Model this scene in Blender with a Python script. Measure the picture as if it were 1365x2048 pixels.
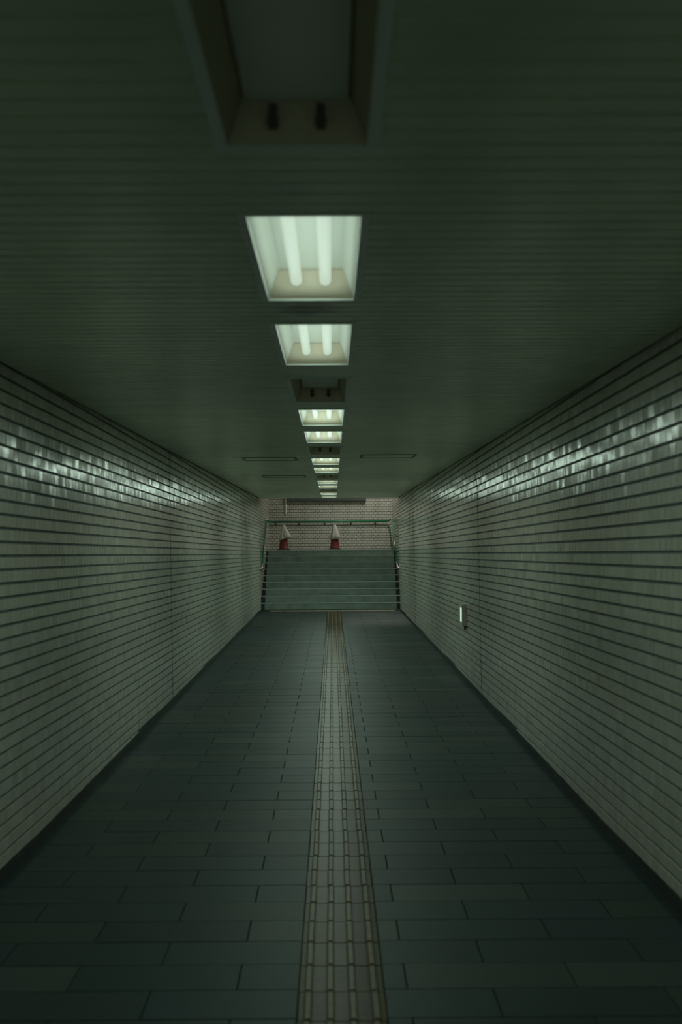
import bpy, math, random
from mathutils import Vector, Matrix
rnd = random.Random(7)
S = bpy.context.scene
COL = S.collection
for o in list(bpy.data.objects): bpy.data.objects.remove(o)

# ---------------------------------------------------------------- camera
YAW, PITCH, ROLL = .00595, .0295, .0059
cd = bpy.data.cameras.new('camera'); cam = bpy.data.objects.new('camera', cd); COL.objects.link(cam)
cd.sensor_fit = 'VERTICAL'; cd.sensor_height = 36; cd.sensor_width = 24; cd.lens = 50
cd.clip_start = .05; cd.clip_end = 200
F = Vector((math.sin(YAW)*math.cos(PITCH), math.cos(YAW)*math.cos(PITCH), math.sin(PITCH)))
R0 = Vector((math.cos(YAW), -math.sin(YAW), 0)); U0 = R0.cross(F)
RR = R0*math.cos(ROLL) - U0*math.sin(ROLL); UU = RR.cross(F)
cam.matrix_world = Matrix(((RR.x, UU.x, -F.x, 0), (RR.y, UU.y, -F.y, 0), (RR.z, UU.z, -F.z, 0), (0, 0, 0, 1)))
cd.dof.use_dof = True; cd.dof.focus_distance = 19.0; cd.dof.aperture_fstop = 3.6
S.camera = cam
# ---------------------------------------------------------------- world, exposure
W = bpy.data.worlds.new('world'); S.world = W; W.use_nodes = True
W.node_tree.nodes['Background'].inputs[0].default_value = (.02, .03, .026, 1)
W.node_tree.nodes['Background'].inputs[1].default_value = 1.0
S.view_settings.view_transform = 'Standard'; S.view_settings.look = 'None'
S.view_settings.gamma = 1; S.view_settings.use_curve_mapping = False
S.view_settings.exposure = 0.0
S.cycles.use_denoising = True
S.cycles.diffuse_bounces = 6; S.cycles.glossy_bounces = 4; S.cycles.max_bounces = 8
S.cycles.sample_clamp_indirect = 4.0
LAMP_WATTS = 7.4; LAMP_UP = .70; LAMP_COL = (.765, 1.0, .835)
TUBE_COL = (.80, 1.0, .80); TUBE_POWER = .52          # the tubes' visible glow; added area lights carry most light, see ceiling_light()
STAIR_POWER = 2.2; STAIR_WATTS = 34.0                                      # stairwell batten

# ---------------------------------------------------------------- geometry of the place (metres)
XL, XR, LEAN = -1.533, 1.401, .014                     # tunnel walls, very slightly out of plumb
FLOOR0, FS = -1.553, .0117                             # floor rises gently away from the camera
CEIL0, CS = .8143, .0121
YB, YE = -5.5, 29.9                                    # back of the tunnel, end of its ceiling
SXL, SXR, YW = -1.572, 1.478, 35.0                     # stairwell
STOP = 3.0
TW, TH = .106, .0644                                   # wall tile pitch
RISE0, RISE, TREAD, Y0 = -1.194, .1441, .36, 30.65
def zf(y): return FLOOR0 + FS*y
def zc(y): return CEIL0 + CS*y
def wx(side, z, stair=False):
    if stair: return SXL if side < 0 else SXR
    return (XL if side < 0 else XR) - LEAN*z

# ---------------------------------------------------------------- helpers
class MB:
    def __init__(s): s.v = []; s.f = []
    def quad(s, a, b, c, d): n = len(s.v); s.v += [a, b, c, d]; s.f.append((n, n+1, n+2, n+3))
    def hexa(s, p, skip=()):
        # p: 8 points, bottom ring 0-3 ccw (from above), top ring 4-7
        n = len(s.v); s.v += [tuple(q) for q in p]
        fs = [(3, 2, 1, 0), (4, 5, 6, 7), (0, 1, 5, 4), (1, 2, 6, 5), (2, 3, 7, 6), (3, 0, 4, 7)]
        for i, f in enumerate(fs):
            if i not in skip: s.f.append(tuple(n+k for k in f))
        return s
    def box(s, x0, x1, y0, y1, z0, z1):
        return s.hexa([(x0, y0, z0), (x1, y0, z0), (x1, y1, z0), (x0, y1, z0), (x0, y0, z1), (x1, y0, z1), (x1, y1, z1), (x0, y1, z1)])
    def cyl(s, a, b, r, n=12, r2=None, caps=True):
        a = Vector(a); b = Vector(b); r2 = r if r2 is None else r2
        d = (b-a).normalized(); u = d.orthogonal().normalized(); w = d.cross(u)
        k = len(s.v)
        for i in range(n):
            t = 2*math.pi*i/n; e = u*math.cos(t) + w*math.sin(t)
            s.v += [tuple(a+e*r), tuple(b+e*r2)]
        for i in range(n):
            j = (i+1) % n; s.f.append((k+2*i, k+2*j, k+2*j+1, k+2*i+1))
        if caps:
            s.f.append(tuple(k+2*i for i in reversed(range(n)))); s.f.append(tuple(k+2*i+1 for i in range(n)))
        return s
    def tube(s, pts, r, n=10):
        pts = [Vector(p) for p in pts]; k = len(s.v); up = None
        for i, p in enumerate(pts):
            d = ((pts[min(i+1, len(pts)-1)] - p).normalized() + (p - pts[max(i-1, 0)]).normalized()).normalized()
            if up is None: up = d.orthogonal().normalized()
            u = (up - d*up.dot(d)).normalized(); up = u; w = d.cross(u)
            for j in range(n):
                t = 2*math.pi*j/n; s.v.append(tuple(p + (u*math.cos(t) + w*math.sin(t))*r))
        for i in range(len(pts)-1):
            for j in range(n):
                a = k+i*n+j; b = k+i*n+(j+1) % n; s.f.append((a, b, b+n, a+n))
        s.f.append(tuple(k+j for j in reversed(range(n)))); m = k+(len(pts)-1)*n; s.f.append(tuple(m+j for j in range(n)))
        return s
    def lathe(s, prof, n=24, c=(0, 0, 0)):
        k = len(s.v)
        for r, z in prof:
            for j in range(n):
                t = 2*math.pi*j/n; s.v.append((c[0]+r*math.cos(t), c[1]+r*math.sin(t), c[2]+z))
        for i in range(len(prof)-1):
            for j in range(n):
                a = k+i*n+j; b = k+i*n+(j+1) % n; s.f.append((a, b, b+n, a+n))
        s.f.append(tuple(k+j for j in reversed(range(n)))); m = k+(len(prof)-1)*n; s.f.append(tuple(m+j for j in range(n)))
        return s
    def mesh(s, name, mat, smooth=False):
        me = bpy.data.meshes.new(name); me.from_pydata(s.v, [], s.f)
        if mat: me.materials.append(mat)
        if smooth:
            for p in me.polygons: p.use_smooth = True
        me.update(); return me
    def build(s, name, mat, parent=None, smooth=False, **props):
        return put(name, s.mesh(name, mat, smooth), parent, **props)
def put(name, me, parent=None, loc=None, rot=None, **props):
    o = bpy.data.objects.new(name, me); COL.objects.link(o)
    if loc is not None: o.location = loc
    if rot is not None: o.rotation_euler = rot
    if parent: o.parent = parent
    for k, v in props.items(): o[k] = v
    return o
def thing(name, label, cat, loc=(0, 0, 0), group=None):
    o = put(name, None, None, loc, None, label=label, category=cat)
    if group: o['group'] = group
    return o

# ---------------------------------------------------------------- materials
def mat(name, col, rough=.5, spec=.5, metal=0.0, emit=None, power=0.0):
    m = bpy.data.materials.new(name); m.use_nodes = True
    b = m.node_tree.nodes['Principled BSDF']
    b.inputs['Base Color'].default_value = (*col, 1); b.inputs['Roughness'].default_value = rough
    b.inputs['Metallic'].default_value = metal; b.inputs['Specular IOR Level'].default_value = spec
    if emit:
        b.inputs['Emission Color'].default_value = (*emit, 1); b.inputs['Emission Strength'].default_value = power
    return m, m.node_tree.nodes, m.node_tree.links, b
def math_node(N, L, op, a, b=None):
    n = N.new('ShaderNodeMath'); n.operation = op
    for i, v in enumerate((a, b)):
        if v is None: continue
        if isinstance(v, (int, float)): n.inputs[i].default_value = v
        else: L.new(v, n.inputs[i])
    return n.outputs[0]
def noise_on(m, N, L, b, scale, lo, hi, bump=0.0, bscale=None, rough=None, detail=4.0):
    """grain: multiplies the base colour between lo and hi, optional fine relief"""
    g = N.new('ShaderNodeNewGeometry')
    n = N.new('ShaderNodeTexNoise'); n.inputs['Scale'].default_value = scale; n.inputs['Detail'].default_value = detail
    L.new(g.outputs['Position'], n.inputs['Vector'])
    mr = N.new('ShaderNodeMapRange'); mr.inputs[1].default_value = .3; mr.inputs[2].default_value = .7
    mr.inputs[3].default_value = lo; mr.inputs[4].default_value = hi
    L.new(n.outputs['Fac'], mr.inputs[0])
    col = b.inputs['Base Color']
    mx = N.new('ShaderNodeVectorMath'); mx.operation = 'SCALE'
    if col.is_linked: L.new(col.links[0].from_socket, mx.inputs[0])
    else: mx.inputs[0].default_value = col.default_value[:3]
    L.new(mr.outputs[0], mx.inputs['Scale']); L.new(mx.outputs[0], col)
    if bump:
        n2 = N.new('ShaderNodeTexNoise'); n2.inputs['Scale'].default_value = bscale or scale*4
        L.new(g.outputs['Position'], n2.inputs['Vector'])
        bp = N.new('ShaderNodeBump'); bp.inputs['Strength'].default_value = bump; bp.inputs['Distance'].default_value = .004
        L.new(n2.outputs['Fac'], bp.inputs['Height']); L.new(bp.outputs[0], b.inputs['Normal'])
def per_piece(N, L, b, ax_u, pu, ou, ax_v, pv, ov, cols, spread):
    """every laid piece its own tone: white noise keyed on the piece's cell of the bond"""
    g = N.new('ShaderNodeNewGeometry'); sp = N.new('ShaderNodeSeparateXYZ'); L.new(g.outputs['Position'], sp.inputs[0])
    v = math_node(N, L, 'FLOOR', math_node(N, L, 'DIVIDE', math_node(N, L, 'SUBTRACT', sp.outputs[ax_v], ov), pv))
    par = math_node(N, L, 'MULTIPLY', math_node(N, L, 'FLOORED_MODULO', v, 2), .5)
    u = math_node(N, L, 'FLOOR', math_node(N, L, 'ADD', math_node(N, L, 'DIVIDE', math_node(N, L, 'SUBTRACT', sp.outputs[ax_u], ou), pu), par))
    cb = N.new('ShaderNodeCombineXYZ'); L.new(u, cb.inputs[0]); L.new(v, cb.inputs[1])
    wn = N.new('ShaderNodeTexWhiteNoise'); wn.noise_dimensions = '2D'; L.new(cb.outputs[0], wn.inputs['Vector'])
    cr = N.new('ShaderNodeValToRGB'); cr.color_ramp.interpolation = 'LINEAR'
    els = cr.color_ramp.elements
    els[0].position = 0; els[0].color = (*cols[0], 1); els[1].position = 1; els[1].color = (*cols[-1], 1)
    for i, c in enumerate(cols[1:-1]):
        e = els.new((i+1)/(len(cols)-1)); e.color = (*c, 1)
    L.new(wn.outputs['Value'], cr.inputs[0]); L.new(cr.outputs[0], b.inputs['Base Color'])
    return wn

def wall_tile_mat(name, axis):
    m, N, L, b = mat(name, (.4, .4, .34), .16, .42)
    per_piece(N, L, b, axis, TW, 0.0, 'Z', TH, 0.0, [(.54, .53, .455), (.59, .58, .50), (.60, .585, .51), (.645, .63, .555)], 1)
    noise_on(m, N, L, b, 9, .90, 1.04, .10, 45)
    return m
M = {}
M['wall_tile'] = wall_tile_mat('glazed_tile', 'Y')
M['end_tile'] = wall_tile_mat('glazed_tile_end', 'X')
m, N, L, b = mat('tile_grout', (.135, .165, .16), .9, .2); noise_on(m, N, L, b, 14, .7, 1.2); M['grout'] = m
m, N, L, b = mat('floor_stone', (.1, .1, .1), .52, .20)
per_piece(N, L, b, 'X', .587, .248, 'Y', .2945, 4.932, [(.009, .026, .026), (.015, .036, .033), (.013, .035, .038), (.019, .037, .029), (.036, .058, .048)], 1)
noise_on(m, N, L, b, 60, .85, 1.12, .06, 240); M['floor_tile'] = m
m, N, L, b = mat('floor_joint', (.018, .032, .030), .9, .2); M['floor_joint'] = m
m, N, L, b = mat('dark_stone', (.028, .036, .034), .5, .4); noise_on(m, N, L, b, 30, .7, 1.3); M['dark'] = m
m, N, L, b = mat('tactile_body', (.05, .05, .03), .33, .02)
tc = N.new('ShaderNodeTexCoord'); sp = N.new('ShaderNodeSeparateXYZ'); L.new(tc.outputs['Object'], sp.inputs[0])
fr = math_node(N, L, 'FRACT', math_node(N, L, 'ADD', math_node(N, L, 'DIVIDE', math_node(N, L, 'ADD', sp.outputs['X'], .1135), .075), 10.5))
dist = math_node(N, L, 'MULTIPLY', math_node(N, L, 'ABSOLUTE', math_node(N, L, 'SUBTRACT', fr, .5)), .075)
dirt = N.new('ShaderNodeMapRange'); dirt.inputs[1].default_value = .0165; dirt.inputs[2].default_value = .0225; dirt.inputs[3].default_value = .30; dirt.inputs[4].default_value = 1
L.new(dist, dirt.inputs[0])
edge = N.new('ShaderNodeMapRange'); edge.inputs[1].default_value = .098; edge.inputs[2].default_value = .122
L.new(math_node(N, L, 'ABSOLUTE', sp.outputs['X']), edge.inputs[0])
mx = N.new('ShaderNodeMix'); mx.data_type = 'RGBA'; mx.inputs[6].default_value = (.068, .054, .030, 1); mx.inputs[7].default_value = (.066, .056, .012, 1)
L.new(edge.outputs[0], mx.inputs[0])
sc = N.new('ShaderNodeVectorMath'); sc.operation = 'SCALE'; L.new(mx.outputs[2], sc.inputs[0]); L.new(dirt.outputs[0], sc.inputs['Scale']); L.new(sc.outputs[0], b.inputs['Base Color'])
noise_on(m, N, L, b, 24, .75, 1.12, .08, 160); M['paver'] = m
m, N, L, b = mat('tactile_bar', (.125, .100, .055), .40, .05); noise_on(m, N, L, b, 24, .8, 1.12); M['bar'] = m
m, N, L, b = mat('ceiling_paint', (.76, .87, .69), .26, .5)
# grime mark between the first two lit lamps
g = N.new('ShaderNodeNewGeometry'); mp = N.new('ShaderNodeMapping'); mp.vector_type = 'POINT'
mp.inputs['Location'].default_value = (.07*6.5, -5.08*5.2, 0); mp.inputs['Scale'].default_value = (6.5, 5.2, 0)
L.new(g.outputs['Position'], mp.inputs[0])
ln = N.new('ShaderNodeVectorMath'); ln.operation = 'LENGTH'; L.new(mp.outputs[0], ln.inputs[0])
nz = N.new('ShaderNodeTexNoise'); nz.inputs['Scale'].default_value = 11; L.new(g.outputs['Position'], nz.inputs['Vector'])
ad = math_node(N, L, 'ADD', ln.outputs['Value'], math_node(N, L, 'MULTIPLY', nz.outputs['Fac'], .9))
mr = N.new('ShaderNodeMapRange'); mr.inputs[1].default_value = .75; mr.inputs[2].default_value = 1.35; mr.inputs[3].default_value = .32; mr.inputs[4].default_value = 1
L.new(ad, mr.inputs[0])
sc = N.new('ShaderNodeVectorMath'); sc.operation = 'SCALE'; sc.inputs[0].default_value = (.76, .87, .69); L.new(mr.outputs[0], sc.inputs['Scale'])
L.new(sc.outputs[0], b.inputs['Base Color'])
noise_on(m, N, L, b, 3.0, .93, 1.08); M['ceil'] = m
M['recess'] = mat('ceiling_void', (.03, .035, .03), .9, .1)[0]
M['white'] = mat('lamp_enamel', (.80, .82, .76), .35, .4)[0]
M['frame'] = mat('lamp_frame', (.88, .97, .94), .4, .4)[0]
M['endplate'] = mat('lamp_end_plate', (.86, .77, .62), .5, .3)[0]
M['unlit_refl'] = mat('unlit_enamel', (.42, .40, .27), .5, .3)[0]  # same reflector enamel, darkened to olive in the colour for unlit lamps
M['tray'] = mat('gear_tray', (.93, .96, .93), .4, .4)[0]
M['holder'] = mat('lampholder', (.16, .15, .12), .6, .3)[0]
M['tube'] = mat('fluorescent_tube', (.1, .1, .1), .3, .3, 0, TUBE_COL, TUBE_POWER)[0]
M['stair_tube'] = mat('stair_tube', (.8, .8, .8), .3, .3, 0, (1, 1, .92), STAIR_POWER)[0]
m, N, L, b = mat('stair_stone', (.27, .33, .29), .5, .35); noise_on(m, N, L, b, 20, .85, 1.1); M['stair'] = m
m, N, L, b = mat('stair_riser', (.26, .33, .29), .45, .4); noise_on(m, N, L, b, 5, .8, 1.15); M['riser'] = m
M['nosing'] = mat('nosing_strip', (.46, .52, .45), .5, .3)[0]
m, N, L, b = mat('green_rail', (.022, .20, .085), .3, .5); M['green'] = m
M['steel'] = mat('steel', (.55, .55, .52), .28, .5, 1.0)[0]
M['bracket'] = mat('rail_bracket', (.06, .07, .06), .5, .4, .6)[0]
m, N, L, b = mat('cone_red', (.20, .036, .030), .45, .4); noise_on(m, N, L, b, 40, .85, 1.1); M['red'] = m
m, N, L, b = mat('cone_cover', (.62, .59, .54), .8, .2); noise_on(m, N, L, b, 16, .85, 1.08); M['cloth'] = m
m, N, L, b = mat('cone_shoe', (.03, .03, .03), .7, .3); M['rubber'] = m
M['box'] = mat('box_enamel', (.55, .50, .45), .45, .4)[0]
M['boxlit'] = mat('guide_light_lens', (.7, .8, .7), .3, .4, 0, (.62, .92, .70), .75)[0]
m, N, L, b = mat('sealant', (.11, .13, .12), .7, .3); M['sealant'] = m
m, N, L, b = mat('plaster', (.35, .36, .31), .7, .3); noise_on(m, N, L, b, 4, .85, 1.1); M['plaster'] = m

# ---------------------------------------------------------------- floor
fb = MB()
xl, xr = XL + .02, XR + .02
def slab(mb, x0, x1, y0, y1, t0, t1, zfun):
    mb.hexa([(x0, y0, zfun(y0)+t0), (x1, y0, zfun(y0)+t0), (x1, y1, zfun(y1)+t0), (x0, y1, zfun(y1)+t0),
             (x0, y0, zfun(y0)+t1), (x1, y0, zfun(y0)+t1), (x1, y1, zfun(y1)+t1), (x0, y1, zfun(y1)+t1)])
slab(fb, xl-.06, xr+.06, YB, Y0+.1, -.12, -.004, zf)
floor = fb.build('floor', M['floor_joint'], kind='structure')
TY, TX = .2945, .587
SX0, SX1 = -.126, .169
YWARN = Y0 - .60
fl_tiles = []
k0 = int(math.floor((YB-4.932)/TY)); k = k0
while True:
    y0 = 4.932 + k*TY; y1 = y0 + TY
    if y0 > Y0 - .02: break
    par = .248 if k % 2 == 0 else .248 + TX/2
    n0 = math.floor((xl - par)/TX)
    warn = y0 > YWARN - .1 and y0 < YWARN + .2
    for n in range(n0, n0+8):
        a = max(par + n*TX, xl); e = min(par + (n+1)*TX, xr)
        if e - a < .02: continue
        for p, q in ((a, min(e, SX0)), (max(a, SX1), e)):
            if q - p > .02 and not warn: fl_tiles.append((p, q, y0, min(y1, Y0), k))
    k += 1
J = .0015
def floor_tile_mb(mb, p, q, y0, y1, dz, loc=False):
    if loc: cx, cy = (p+q)/2, (y0+y1)/2
    else: cx = cy = 0
    jl = .0004 if abs(p-SX1) < 1e-6 else J; jr = .0004 if abs(q-SX0) < 1e-6 else J
    x0, x1, a, e = p+jl-cx, q-jr-cx, y0+J-cy, y1-J-cy
    c = .0022
    def P(x, y, t):
        return (x, y, t + (FS*y if loc else zf(y)) + dz)
    mb.hexa([P(x0, a, -.0045), P(x1, a, -.0045), P(x1, e, -.0045), P(x0, e, -.0045), P(x0+c, a+c, 0), P(x1-c, a+c, 0), P(x1-c, e-c, 0), P(x0+c, e-c, 0)], skip=(0,))
shown = sorted([t for t in fl_tiles if t[3] > 4.3], key=lambda t: t[2])[:300]
shown_set = set(shown)
cache = {}
for t in shown:
    p, q, y0, y1, k = t
    key = (round(q-p, 4), abs(p-SX1) < 1e-6, abs(q-SX0) < 1e-6)
    if key not in cache:
        mb = MB(); floor_tile_mb(mb, p, q, y0, y1, 0, True); cache[key] = mb.mesh('tile', M['floor_tile'])
    cy = (y0+y1)/2
    put('tile', cache[key], floor, ((p+q)/2, cy, zf(cy) + rnd.uniform(-.0006, .0006)), (rnd.gauss(0, .0012), rnd.gauss(0, .0008), 0))
mb = MB()
for t in fl_tiles:
    if t not in shown_set: floor_tile_mb(mb, *t[:4], rnd.uniform(-.0005, .0005))
mb.build('tile_field', M['floor_tile'], floor, kind='stuff')

# tactile strip: pavers with four raised bars
tac = thing('tactile_strip', 'worn yellow tactile guiding strip running down the middle of the floor', 'tactile strip', (0, 0, 0))
BX = (-.1135, -.0385, .0365, .1115)     # bars relative to the paver's centre
def bar_mb(mb, x, y0, y1, cy=0, off=(0, 0, 0), s=FS):
    w, t, h = .0145, .0085, .0055
    def P(a, y, z): return (off[0]+x+a, off[1]+y, off[2]+z+s*y)
    mb.hexa([P(-w, y0, -.001), P(w, y0, -.001), P(w, y1, -.001), P(-w, y1, -.001), P(-t, y0+.006, h), P(t, y0+.006, h), P(t, y1-.006, h), P(-t, y1-.006, h)], skip=(0,))
PW = (SX1 - SX0)/2; PCX = (SX0+SX1)/2
mb = MB(); c = .003; j = .002
def P(x, y, z): return (x, y, z + FS*y)
h = TY/2 - j; w = PW - .0006
mb.hexa([P(-w, -h, -.007), P(w, -h, -.007), P(w, h, -.007), P(-w, h, -.007), P(-w+c, -h+c, .001), P(w-c, -h+c, .001), P(w-c, h-c, .001), P(-w+c, h-c, .001)], skip=(0,))
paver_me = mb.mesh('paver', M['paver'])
bar_me = {}
for x in BX:
    mb = MB(); bar_mb(mb, 0, -TY/2+.009, TY/2-.009); bar_me[x] = mb.mesh('bar', M['bar']); break
bar1 = list(bar_me.values())[0]
mb = MB()
for x in BX: bar_mb(mb, x, -TY/2+.009, TY/2-.009)
bars4 = mb.mesh('bars', M['bar'])
kk = 0
k = int(math.floor((1.0-4.604)/TY))
while True:
    cy = 4.604 + (k+.5)*TY
    if cy + TY/2 > YWARN: break
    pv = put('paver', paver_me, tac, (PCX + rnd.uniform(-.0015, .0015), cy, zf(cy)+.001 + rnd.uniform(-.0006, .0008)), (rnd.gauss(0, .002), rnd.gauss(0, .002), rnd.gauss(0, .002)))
    if cy < 16:
        for x in BX: put('bar', bar1, pv, (x, 0, .001))
    else:
        put('bar', bars4, pv, (0, 0, .001), kind='stuff')
    k += 1
# warning blocks in front of the stairs
wrn = thing('warning_block_row', 'pale row of tactile warning blocks across the foot of the stairs', 'tactile strip', (0, 0, 0))
mbp = MB(); mbp.hexa([P(-.145, -.145, -.007), P(.145, -.145, -.007), P(.145, .145, -.007), P(-.145, .145, -.007), P(-.142, -.142, .001), P(.142, -.142, .001), P(.142, .142, .001), P(-.142, .142, .001)], skip=(0,))
for i in range(5):
    for jx in range(5):
        x, y = -.11+.055*i, -.11+.055*jx
        mbp.cyl((x, y, .0+FS*y), (x, y, .006+FS*y), .011, 6, .007)
m, N, L, b = mat('warning_block', (.42, .36, .25), .5, .4); noise_on(m, N, L, b, 20, .8, 1.1)
warn_me = mbp.mesh('warning_block', m)
for i in range(9):
    x = PCX + (i-4)*.2945 - .03
    cy = YWARN + TY*.5 - .02
    put('warning_block', warn_me, wrn, (x, cy, zf(cy)+.001))

# ---------------------------------------------------------------- tiled walls
HJ, VJ, TD = .0055, .0024, .007       # half joints, relief of the tile
def tile_corners(y0, y1, z0, z1, bevel=.0016):
    return [(0, y0, z0), (0, y1, z0), (0, y1, z1), (0, y0, z1)], [(TD, y0+bevel, z0+bevel), (TD, y1-bevel, z0+bevel), (TD, y1-bevel, z1-bevel), (TD, y0+bevel, z1-bevel)]
def tile_local(dy, dz, flip):
    mb = MB(); b_, t_ = tile_corners(-dy/2, dy/2, -dz/2, dz/2)
    s = -1 if flip else 1
    pts = [(s*p[0], p[1], p[2]) for p in b_ + t_]
    n = len(mb.v); mb.v += pts
    fs = [(4, 5, 6, 7), (0, 1, 5, 4), (1, 2, 6, 5), (2, 3, 7, 6), (3, 0, 4, 7)]
    for f in fs: mb.f.append(tuple(reversed(f)) if flip else f)
    return mb
def add_tile(mb, side, y0, y1, z0, z1, stair, tilt):
    """one tile straight into the mass; its face is tilted by a hair like hand-set tile"""
    ty, tz = tilt; cy, cz = (y0+y1)/2, (z0+z1)/2
    b_, t_ = tile_corners(y0, y1, z0, z1); n = len(mb.v); s = 1 if side < 0 else -1
    for p in b_ + t_:
        d = p[0] + (ty*(p[1]-cy) + tz*(p[2]-cz) if p[0] > 0 else 0)
        mb.v.append((wx(side, p[2], stair) + s*d, p[1], p[2]))
    for f in ((4, 5, 6, 7), (0, 1, 5, 4), (1, 2, 6, 5), (2, 3, 7, 6), (3, 0, 4, 7)):
        f = tuple(n+i for i in f); mb.f.append(f if side < 0 else tuple(reversed(f)))
TY_S, TZ_S = .011, .013
BASE_H = .058
def tiled_wall(name, side, y_from, y_to, stair, single_from, n_single):
    g = MB()
    s = -1 if side < 0 else 1
    za, zb = (zf(YB) - .1, zc(YE) + .11) if not stair else (-1.35, STOP)
    pts = []
    for z in (za, zb):
        a = wx(side, z, stair); o = a + s*.12
        x0, x1 = min(a, o), max(a, o)
        pts += [(x0, y_from, z), (x1, y_from, z), (x1, y_to, z), (x0, y_to, z)]
    g.hexa(pts)
    wall = g.build(name, M['grout'], kind='structure')
    mass = MB(); singles = []
    r0, r1 = int(math.floor(za/TH)), int(math.ceil(zb/TH))
    for r in range(r0, r1):
        off = (r % 2)*.5
        c0 = int(math.floor(y_from/TW + off)) ; c1 = int(math.ceil(y_to/TW + off))
        for c_ in range(c0, c1):
            y0 = max((c_-off)*TW, y_from) + VJ; y1 = min((c_+1-off)*TW, y_to) - VJ
            if y1 - y0 < .02: continue
            cy = (y0+y1)/2
            lo = zf(cy) + BASE_H - .004 if not stair else -1.25
            hi = zc(cy) + .05 if not stair else STOP
            full = (r*TH + HJ >= lo) and ((r+1)*TH - HJ <= hi)
            z0 = max(r*TH + HJ, lo); z1 = min((r+1)*TH - HJ, hi)
            if z1 - z0 < .012: continue
            t = (rnd.gauss(0, TY_S), rnd.gauss(0, TZ_S))
            # tile surface bulging differs a little from tile to tile
            if full and not stair and y0 >= single_from and len(singles) < 4000 and z1 < zc(cy):
                singles.append((y0, y1, z0, z1, t))
            else: add_tile(mass, side, y0, y1, z0, z1, stair, t)
    singles.sort(key=lambda q: q[0])
    tm = tile_local(TW-2*VJ, TH-2*HJ, side > 0).mesh('tile', M['wall_tile']) if n_single else None
    for i, (y0, y1, z0, z1, t) in enumerate(singles):
        if i < n_single:
            cz = (z0+z1)/2
            sg = 1 if side < 0 else -1
            put('tile', tm, wall, (wx(side, cz, stair), (y0+y1)/2, cz), (0, -t[1]*sg + (-LEAN), t[0]*-1 if side < 0 else t[0]))
        else: add_tile(mass, side, y0, y1, z0, z1, stair, t)
    mass.build('tile_field', M['wall_tile'], wall, kind='stuff')
    return wall
wall_left = tiled_wall('wall_left', -1, YB, YE, False, 6.35, 300)
wall_right = tiled_wall('wall_right', 1, YB, YE, False, 5.45, 300)
stair_wall_left = tiled_wall('wall_stair_left', -1, YE, YW, True, 0, 0)
stair_wall_right = tiled_wall('wall_stair_right', 1, YE, YW, True, 0, 0)
# vertical movement joints
for wall, side, ys in ((wall_left, -1, (3.3, 13.40, 23.95)), (wall_right, 1, (3.3, 13.6, 24.5))):
    for y in ys:
        mb = MB(); pts = []
        for z in (zf(y)+BASE_H, zc(y)+.05):
            x = wx(side, z); o = x + (TD+.0012)*(1 if side < 0 else -1); x0, x1 = min(x, o), max(x, o)
            pts += [(x0, y-.011, z), (x1, y-.011, z), (x1, y+.011, z), (x0, y+.011, z)]
        mb.hexa(pts).build('sealant_joint', M['sealant'], wall)
# dark stone skirting along both walls
for side, nm in ((-1, 'baseboard_left'), (1, 'baseboard_right')):
    mb = MB(); pts = []
    s = 1 if side < 0 else -1
    for dz in (-.006, BASE_H):
        for y in (YB, YE):
            z = zf(y)+dz; a = wx(side, z); o = a + s*.012
            x0, x1 = min(a, o), max(a, o)
            pts.append(((x0, y, z), (x1, y, z)))
    (a0, a1), (b0, b1), (c0_, c1_), (d0, d1) = pts
    mb.hexa([a0, a1, b1, b0, c0_, c1_, d1, d0]).build(nm, M['dark'], kind='structure')
# end wall
mb = MB().box(SXL-.15, SXR+.15, YW, YW+.15, -.2, STOP)
wall_end = mb.build('wall_end', M['grout'], kind='structure')
mb = MB()
for r in range(int(-.2/TH), int(STOP/TH)):
    off = (r % 2)*.5
    for c_ in range(-18, 18):
        x0 = max((c_-off)*TW, SXL) + .0036; x1 = min((c_+1-off)*TW, SXR) - .0036
        if x1 - x0 < .015: continue
        z0, z1 = r*TH+HJ, (r+1)*TH-HJ; bv = .0016
        tx, tz = rnd.gauss(0, .010), rnd.gauss(0, .012); cx, cz = (x0+x1)/2, (z0+z1)/2
        n = len(mb.v)
        mb.v += [(x0, YW, z0), (x1, YW, z0), (x1, YW, z1), (x0, YW, z1)]
        for x, z in ((x0+bv, z0+bv), (x1-bv, z0+bv), (x1-bv, z1-bv), (x0+bv, z1-bv)):
            mb.v.append((x, YW - TD - tx*(x-cx) - tz*(z-cz), z))
        mb.f += [tuple(n+i for i in f) for f in ((4, 5, 6, 7), (0, 1, 5, 4), (1, 2, 6, 5), (2, 3, 7, 6), (3, 0, 4, 7))]
mb.build('tile_field', M['end_tile'], wall_end, kind='stuff')
# tunnel's far lintel, stairwell ceiling, back wall
MB().box(SXL-.15, SXR+.15, YE-.12, YE, zc(YE)+.012, STOP).build('wall_lintel', M['plaster'], kind='structure')
MB().box(SXL-.15, SXR+.15, YE-.12, YW+.15, STOP, STOP+.1).build('ceiling_stair', M['plaster'], kind='structure')
MB().box(XL-.2, XR+.2, YB-.12, YB, zf(YB)-.2, 1.2).build('wall_back', M['plaster'], kind='structure')

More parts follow.
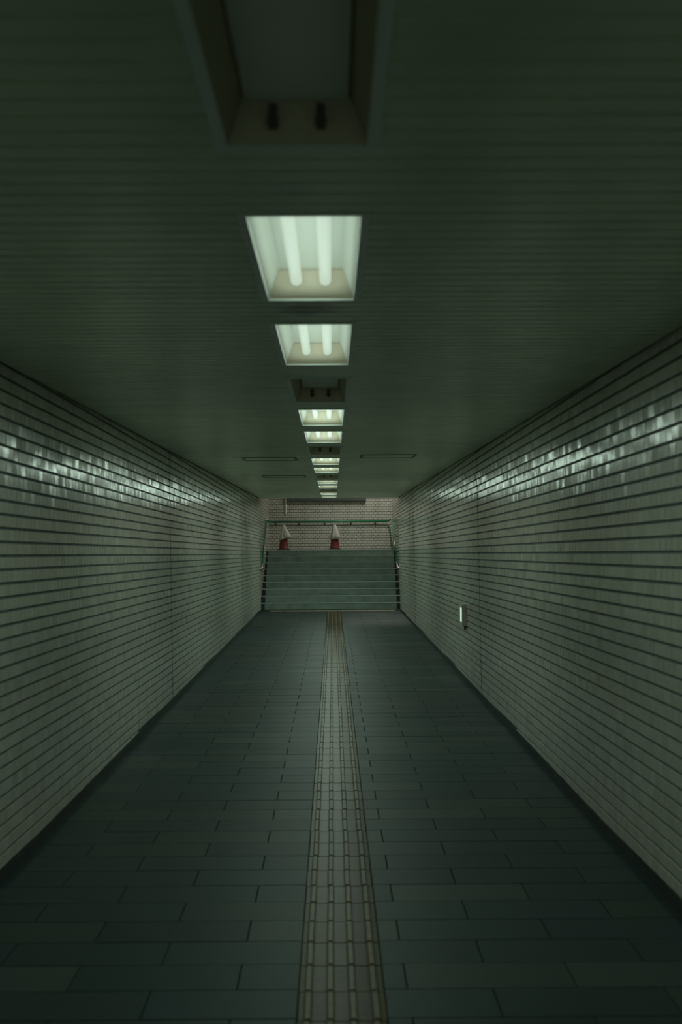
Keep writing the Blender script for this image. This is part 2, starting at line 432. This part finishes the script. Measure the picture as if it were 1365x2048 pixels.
# ---------------------------------------------------------------- ceiling: metal strips, recessed lamps
LX0, LX1 = -.214, .076                       # lamp opening
LAMPS = [3.57, 5.40, 7.26, 9.05, 10.92, 12.78, 14.67, 16.64, 18.57, 20.48, 22.45, 24.32, 26.15, 28.12]
LLEN = 1.275
lamps = [(-3.9, True), (-2.05, True), (-.20, False), (2.93-LLEN, False)] + [(y, i not in (2, 5, 8, 11)) for i, y in enumerate(LAMPS)]
slab_mb = MB(); slab(slab_mb, XL-.12, XR+.12, YB, YE, .105, .2, zc)
ceiling = slab_mb.build('ceiling', M['recess'], kind='structure')
SP, SG, SPH = .1045, .019, 2.212
TRIM = .024
sx0, sx1 = XL + .012, XR - .034
pieces = []
k = int(math.floor((YB - SPH)/SP))
while SPH + k*SP < YE:
    y0, y1 = SPH + k*SP, min(SPH + (k+1)*SP, YE)
    spans = [(sx0, sx1, y0, y1)]
    for ly, lit in lamps:
        a, e = ly - TRIM, ly + LLEN + TRIM
        if y0 < e and y1 > a:
            spans = [(sx0, LX0-TRIM, y0, y1), (LX1+TRIM, sx1, y0, y1)]
            if y0 < a: spans.append((LX0-TRIM, LX1+TRIM, y0, a))
            if y1 > e: spans.append((LX0-TRIM, LX1+TRIM, e, y1))
            # two lamps may both cut one strip
            break
    pieces += [s + (y0, y1) for s in spans if s[3]-s[2] > .004]
    k += 1
def slat_mb(mb, x0, x1, a, e, y0, y1, loc):
    cx, cy = ((x0+x1)/2, (a+e)/2) if loc else (0, 0)
    fe = min(e, y1 - SG)
    z = (lambda y: CS*y) if loc else zc
    def bx(p, q, t0, t1):
        mb.hexa([(x0-cx, p, z(p)+t0), (x1-cx, p, z(p)+t0), (x1-cx, q, z(q)+t0), (x0-cx, q, z(q)+t0), (x0-cx, p, z(p)+t1), (x1-cx, p, z(p)+t1), (x1-cx, q, z(q)+t1), (x0-cx, q, z(q)+t1)])
    if fe > a + .001: bx(a-cy, fe-cy, 0, .014)
    if e > fe + .0005 and fe >= a: bx(fe-cy, e-cy, .0095, .0135)
    elif e > fe: bx(a-cy, e-cy, .0095, .0135)
vis = sorted([p for p in pieces if p[3] > 1.95], key=lambda p: p[2])[:300]
vset = set(vis); cache = {}; mass = MB()
for p in pieces:
    if p in vset:
        key = tuple(round(v, 4) for v in (p[1]-p[0], p[2]-p[4], p[3]-p[4], p[5]-p[4]))
        if key not in cache:
            mb = MB(); slat_mb(mb, *p, True); cache[key] = mb.mesh('slat', M['ceil'])
        cy = (p[2]+p[3])/2
        put('slat', cache[key], ceiling, ((p[0]+p[1])/2, cy, zc(cy) + rnd.uniform(-.0004, .0004)), (rnd.gauss(0, .0025), 0, 0))
    else: slat_mb(mass, *p, False)
mass.build('slat_field', M['ceil'], ceiling, kind='stuff')

ORD = ['first', 'second', 'third', 'fourth', 'fifth', 'sixth', 'seventh', 'eighth', 'ninth', 'tenth', 'eleventh', 'twelfth', 'thirteenth', 'fourteenth', 'fifteenth']
def lamp_meshes():
    w0, w1 = LX0, LX1; cx = (w0+w1)/2; hw = (w1-w0)/2; l = LLEN/2; D = .092; tw = .108; te = .012
    fr = MB(); t = TRIM
    for a in ((-hw-t, -hw, -l-t, l+t), (hw, hw+t, -l-t, l+t), (-hw, hw, -l-t, -l), (-hw, hw, l, l+t)):
        fr.box(*a, -.005, .014)
    ho = MB()
    def shell(pts_in, push):
        n = len(ho.v); ho.v += pts_in + [tuple(Vector(p)+Vector(push)) for p in pts_in]
        ho.f += [(n, n+1, n+2, n+3), (n+7, n+6, n+5, n+4), (n, n+4, n+5, n+1), (n+1, n+5, n+6, n+2), (n+2, n+6, n+7, n+3), (n+3, n+7, n+4, n)]
    shell([(-tw, -l, D), (-tw, l, D), (tw, l, D), (tw, -l, D)], (0, 0, .004))
    shell([(-hw, -l, 0), (-hw, l, 0), (-tw, l, D), (-tw, -l, D)], (-.003, 0, .002))
    shell([(tw, -l, D), (tw, l, D), (hw, l, 0), (hw, -l, 0)], (.003, 0, .002))
    tray = MB().box(-tw+.002, tw-.002, -l+.05, l-.05, D-.014, D-.002)
    ends = []
    for sgn in (-1, 1):
        e = MB(); y = sgn*l; y2 = sgn*(l-.045)
        e.hexa([(-hw, min(y, y), 0), (hw, y, 0), (hw, y+.003*sgn, 0), (-hw, y+.003*sgn, 0), (-tw, y2, D-.001), (tw, y2, D-.001), (tw, y2+.003*sgn, D-.001), (-tw, y2+.003*sgn, D-.001)])
        ends.append(e.mesh('end_plate', M['endplate']))
    tb = MB(); pr = []
    r = .0195; L_ = l - .060
    n = 14; kk = len(tb.v)
    prof = [(-L_-.010, .004), (-L_-.008, .010), (-L_, r*.94), (-L_+.008, r), (L_-.008, r), (L_, r*.94), (L_+.008, .010), (L_+.010, .004)]
    for y, rr in prof:
        for j_ in range(n):
            a = 2*math.pi*j_/n; tb.v.append((rr*math.cos(a), y, rr*math.sin(a)))
    for i in range(len(prof)-1):
        for j_ in range(n):
            a = i*n+j_; b2 = i*n+(j_+1) % n; tb.f.append((a, a+n, b2+n, b2))
    tb.f.append(tuple(range(n))); tb.f.append(tuple(reversed([(len(prof)-1)*n+i for i in range(n)])))
    hd = MB().box(-.009, .009, -.011, .011, -.026, .022)
    hd.cyl((0, -.02, -.012), (0, .02, -.012), .012, 10)
    return cx, l, D, fr.mesh('frame', M['frame']), (ho.mesh('reflector', M['white']), ho.mesh('reflector', M['unlit_refl']), tray.mesh('gear_tray', M['tray'])), ends, tb.mesh('tube', M['tube'], True), hd.mesh('lampholder', M['holder'])
LCX, LHL, LD, fr_me, ho_me, end_me, tube_me, hold_me = lamp_meshes()
def ceiling_light(y, lit, label, gain=1.0, glow=1.0):
    cy = y + LLEN/2
    t = thing('ceiling_light', label, 'ceiling light', (LCX, cy, zc(cy)), 'recessed ceiling lights')
    t.rotation_euler = (CS, 0, 0)
    put('frame', fr_me, t); put('reflector', ho_me[0 if lit else 1], t)
    if not lit: put('gear_tray', ho_me[2], t)
    for e in end_me: put('end_plate', e, t)
    for x in (-.049, .049):
        if lit: put('tube', tube_me, t, (x, 0, .052))
        for s in (-1, 1): put('lampholder', hold_me, t, (x, s*(LHL-.036), .066 if lit else .050))
    if lit:
        ld = bpy.data.lights.new('lamp_light', 'AREA'); ld.shape = 'RECTANGLE'; ld.size = .24; ld.size_y = LLEN-.1
        ld.energy = LAMP_WATTS*gain; ld.color = LAMP_COL
        lo = put('lamp_light', ld, t, (0, 0, .004))
        ld2 = bpy.data.lights.new('lamp_uplight', 'AREA'); ld2.shape = 'RECTANGLE'; ld2.size = .22; ld2.size_y = LLEN-.08  # added unseen light that brightens the reflector from below
        ld2.energy = LAMP_UP*glow; ld2.color = LAMP_COL
        put('lamp_uplight', ld2, t, (0, 0, .006), (math.pi, 0, 0))
    return t
names = {
 3: 'unlit recessed ceiling light overhead, tubes missing, cut by the top of the picture',
 4: 'nearest and largest glowing ceiling light with two bright tubes',
 5: 'second glowing ceiling light, just beyond the dark grime mark on the ceiling',
 6: 'dark unlit ceiling light between the second and third glowing ones, empty lampholders'}
litn = 2
for i, (y, lit) in enumerate(lamps):
    if i in names: lab = names[i]
    elif i < 3: lab = ['glowing ceiling light, last of the row at the back wall', 'glowing ceiling light, second from the back wall', 'unlit ceiling light, third from the back wall'][i]
    elif lit:
        litn += 1; lab = 'glowing two-tube ceiling light, %s lit one along the tunnel ceiling' % ORD[litn-1]
    else:
        lab = 'unlit ceiling light with empty holders, just beyond the %s lit one' % ORD[litn-1]
    ceiling_light(y, lit, lab, 2.1 if y < 0 else .72 if y < 7 else 1.05 if y < 13 else 1.45 if y < 20 else 1.8, 1.0 if y < 7 else 1.8)   # farther lamps and those behind the camera are boosted to lift the light

# access hatches in the ceiling
hatch_rim = mat('hatch_rim', (.24, .28, .23), .6, .3)[0]
def hatch(x0, x1, y0, y1, label):
    cx, cy = (x0+x1)/2, (y0+y1)/2
    t = thing('access_hatch', label, 'access hatch', (cx, cy, zc(cy)), 'ceiling access hatches'); t.rotation_euler = (CS, 0, 0)
    w, h = (x1-x0)/2, (y1-y0)/2
    mb = MB()
    for a in ((-w, -w+.022, -h, h), (w-.022, w, -h, h), (-w+.022, w-.022, -h, -h+.022), (-w+.022, w-.022, h-.022, h)): mb.box(*a, -.006, 0)
    mb.build('frame', hatch_rim, t)
    MB().box(-w+.026, w-.026, -h+.026, h-.026, -.003, 0).build('panel', M['ceil'], t)
hatch(-.926, -.368, 14.50, 15.08, 'square ceiling hatch left of the lights, the nearer of two on that side')
hatch(.286, .842, 14.10, 14.66, 'square ceiling hatch right of the row of lights')
hatch(-.93, -.36, 18.80, 19.36, 'square ceiling hatch left of the lights, the farther of two on that side')

# ---------------------------------------------------------------- stairs
st = thing('staircase', 'wide flight of dark stone steps rising to a landing at the tunnel end', 'stairs', (0, Y0, RISE0))
NST = 9
for i in range(NST):
    y0 = Y0 + i*TREAD; z1 = RISE0 + (i+1)*RISE; last = i == NST-1
    y1 = YW - TD - .006 if last else y0 + TREAD + .02
    zb = RISE0 + i*RISE - (.1 if i else .12)
    x0, x1 = SXL + TD + .004, SXR - TD - .004
    body = MB().box(x0, x1, y0 + .012, y1, zb - Y0*0, z1 - .012).build('landing' if last else 'step', M['stair'], st)
    body.location = (0, -Y0, -RISE0)
    lw = .090 - .0075*i
    # riser slabs
    cuts = [x0 + lw]; off = .0 if i % 2 == 0 else .3
    x = -1.16 + off
    while x < x1 - lw - .05:
        if x > x0 + lw + .05: cuts.append(x)
        x += .587
    cuts.append(x1 - lw)
    for a, e in zip(cuts[:-1], cuts[1:]):
        MB().box(a+.0015, e-.0015, y0, y0+.012, z1-RISE+.002, z1-.014).build('riser_tile', M['riser'], body)
    for a, e in ((x0, x0+lw-.002), (x1-lw+.002, x1)):
        MB().box(a, e, y0-.006, y0+.012, z1-RISE+(.0 if i else -.006), z1-.024).build('skirting_block', M['dark'], body)
    # tread slabs with a paler edge
    cuts2 = [x0] + [c_ + .2 for c_ in cuts[1:-2]] + [x1]
    for a, e in zip(cuts2[:-1], cuts2[1:]):
        MB().box(a+.001, e-.001, y0+.036, y1-.004, z1-.012, z1).build('tread_tile', M['stair'], body)
    MB().box(x0, x1, y0-.008, y0+.034, z1-.014, z1+.001).build('nosing', M['nosing'] , body)
LZ = RISE0 + NST*RISE

# ---------------------------------------------------------------- handrail
hr = thing('handrail', 'green handrail with steel ends climbing both stair walls and crossing the end wall', 'handrail', (0, Y0, RISE0))
def hp(o): o.location = (-hr.location[0], -hr.location[1], -hr.location[2]); return o
RR_ = .021
LXr, RXr = -1.508, 1.372
Pz = .800
lo_y, lo_z, hi_y, hi_z = 30.20, -.285, 33.20, Pz + .02
for side, x in ((-1, LXr), (1, RXr)):
    wxx = SXL if side < 0 else SXR
    xt = x + (-.035 if side < 0 else .010)
    low = Vector((x, lo_y, lo_z)); top = Vector((xt, hi_y, hi_z)); d = (top-low).normalized()
    a = low + d*.24; e = top - d*.10
    hp(MB().tube([a, e], RR_, 12).build('rail', M['green'], hr, True))
    # lower steel end curving back into the wall
    hp(MB().tube([a, low + d*.05, low, low + Vector((side*.02, -.03, -.012)), low + Vector((side*.05, -.035, -.012)), (wxx, lo_y-.03, lo_z-.012)], RR_+.001, 12).build('end_return', M['steel'], hr, True))
    hp(MB().tube([e, top, top + Vector((0, .05, 0))], RR_+.001, 12).build('joint_sleeve', M['steel'], hr, True))
    # level length to the corner
    hp(MB().tube([top + Vector((0, .05, 0)), (xt, YW-.16, Pz+.008), (xt - side*.02, YW-.10, Pz+.002), (xt - side*.08, YW-.085, Pz)], RR_, 12).build('rail', M['green'], hr, True))
    for f in (.01, .36, .68, 1.0):
        p = low.lerp(top, f)
        mb = MB().tube([p + Vector((0, 0, -.015)), p + Vector((side*.012, 0, -.06)), (wxx - side*.004, p.y, p.z-.065)], .009, 8)
        mb.cyl((wxx - side*.012, p.y, p.z-.065), (wxx, p.y, p.z-.065), .027, 12)
        hp(mb.build('bracket', M['bracket'], hr))
hp(MB().tube([(LXr-.035+.08, YW-.085, Pz), (RXr+.01-.08, YW-.085, Pz)], RR_, 12).build('rail', M['green'], hr, True))
for x in (-1.40, -.83, -.20, .45, 1.05):
    mb = MB().tube([(x, YW-.085, Pz-.015), (x, YW-.075, Pz-.055), (x, YW-.008, Pz-.062)], .009, 8)
    mb.cyl((x, YW-.016, Pz-.062), (x, YW-.004, Pz-.062), .024, 12)
    hp(mb.build('bracket', M['bracket'], hr))

# ---------------------------------------------------------------- cones on the landing
def cone(x, y, label, tilt, flare, lift):
    t = thing('traffic_cone', label, 'traffic cone', (x, y, LZ + .0015), 'traffic cones on the landing')
    b_ = MB(); n = 4
    b_.hexa([(-.15, -.15, 0), (.15, -.15, 0), (.15, .15, 0), (-.15, .15, 0), (-.14, -.14, .022), (.14, -.14, .022), (.14, .14, .022), (-.14, .14, .022)])
    b_.build('base', M['rubber'], t)
    MB().lathe([(.125, .022), (.112, .04), (.100, .16), (.082, .27), (.060, .40), (.03, .55), (.024, .565)], 28).build('body', M['red'], t, True)
    # white cover: a cloth hood pulled over the top, hem hanging unevenly and flaring to one side
    me = MB(); nn = 36; prof = [(0.0, .595), (.12, .585), (.3, .53), (.55, .44), (.8, .33), (1.0, .245)]
    for q, z in prof:
        for j_ in range(nn):
            a = 2*math.pi*j_/nn
            base = .014 + .098*q
            fl = max(0, math.cos(a - tilt))**4*flare*q**1.5
            fold = .010*q*math.sin(5*a) + .006*q*math.sin(9*a+1)
            r = base + fl + fold
            zz = z + (max(0, math.cos(a - tilt))*lift - max(0, -math.cos(a - tilt))*lift*.5)*q**2
            me.v.append((r*math.cos(a), r*math.sin(a), zz))
    for i in range(len(prof)-1):
        for j_ in range(nn):
            a = i*nn+j_; b2 = i*nn+(j_+1) % nn; me.f.append((a, a+nn, b2+nn, b2))
    me.f.append(tuple(range(nn)))
    o = me.build('cover', M['cloth'], t, True, label='white cloth hood over the top')
    sm = o.modifiers.new('solid', 'SOLIDIFY'); sm.thickness = .004; sm.offset = 0
cone(-1.168, 33.95, 'red traffic cone under a white hood flaring to the right, nearer the left wall', -.25, .085, .055)
cone(.050, 33.95, 'red traffic cone under a straight white hood, in the middle of the landing', -.35, .035, .02)

# ---------------------------------------------------------------- small things on the walls
bz0, bz1 = -.762, -.535
bx = wx(1, (bz0+bz1)/2) - TD
t = thing('guide_light', 'small beige box light with a glowing face on the right wall', 'wall light', (bx, 15.05, (bz0+bz1)/2))
hz = (bz1-bz0)/2; dp = .052
mb = MB()
mb.box(-dp+.008, .004, -.125, .125, -hz, hz)
for a in ((-dp, -dp+.008, -.125, -.100, -hz, hz), (-dp, -dp+.008, .100, .125, -hz, hz), (-dp, -dp+.008, -.1, .1, -hz, -hz+.04), (-dp, -dp+.008, -.1, .1, hz-.04, hz)): mb.box(*a)
mb.build('housing', M['box'], t)
MB().box(-dp+.001, -dp+.012, -.099, .099, -hz+.041, hz-.041).build('lens', M['boxlit'], t, label='glowing pale green lens')
MB().cyl((-.016, -.06, -hz-.045), (-.016, -.06, -hz), .012, 10).build('cable_gland', M['holder'], t)
# pale conduit and dark panel high on the end wall
mb = MB().tube([(-1.145, YW-.024, .985), (-1.14, YW-.024, STOP-.02)], .019, 10)
for z in (1.05, 1.35): mb.box(-1.165, -1.12, YW-.03, YW-.004, z, z+.015)
o = mb.build('conduit', mat('pale_pipe', (.9, .9, .86), .5, .3)[0], label='thin white conduit running up the end wall at its left', category='pipe')
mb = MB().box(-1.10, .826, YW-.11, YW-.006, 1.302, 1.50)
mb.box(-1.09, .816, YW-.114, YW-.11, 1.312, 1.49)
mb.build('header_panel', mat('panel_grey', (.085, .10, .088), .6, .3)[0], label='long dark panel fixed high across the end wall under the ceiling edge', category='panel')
# stairwell batten above the landing, hidden from here by the tunnel ceiling
t = thing('batten_light', 'bare fluorescent batten high in the stairwell above the landing', 'ceiling light', (1.15, 33.2, STOP))
ld = bpy.data.lights.new('batten_glow', 'AREA'); ld.shape = 'RECTANGLE'; ld.size = .06; ld.size_y = 1.16; ld.energy = STAIR_WATTS; ld.color = (1, 1, .9)
put('batten_glow', ld, t, (0, 0, -.095))
MB().box(-.05, .05, -.62, .62, -.05, 0).build('body', M['white'], t)
MB().tube([(0, -.58, -.075), (0, .58, -.075)], .016, 12).build('tube', M['stair_tube'], t, True)
for s in (-1, 1): MB().box(-.02, .02, s*.6-.012, s*.6+.012, -.1, -.05).build('lampholder', M['frame'], t)
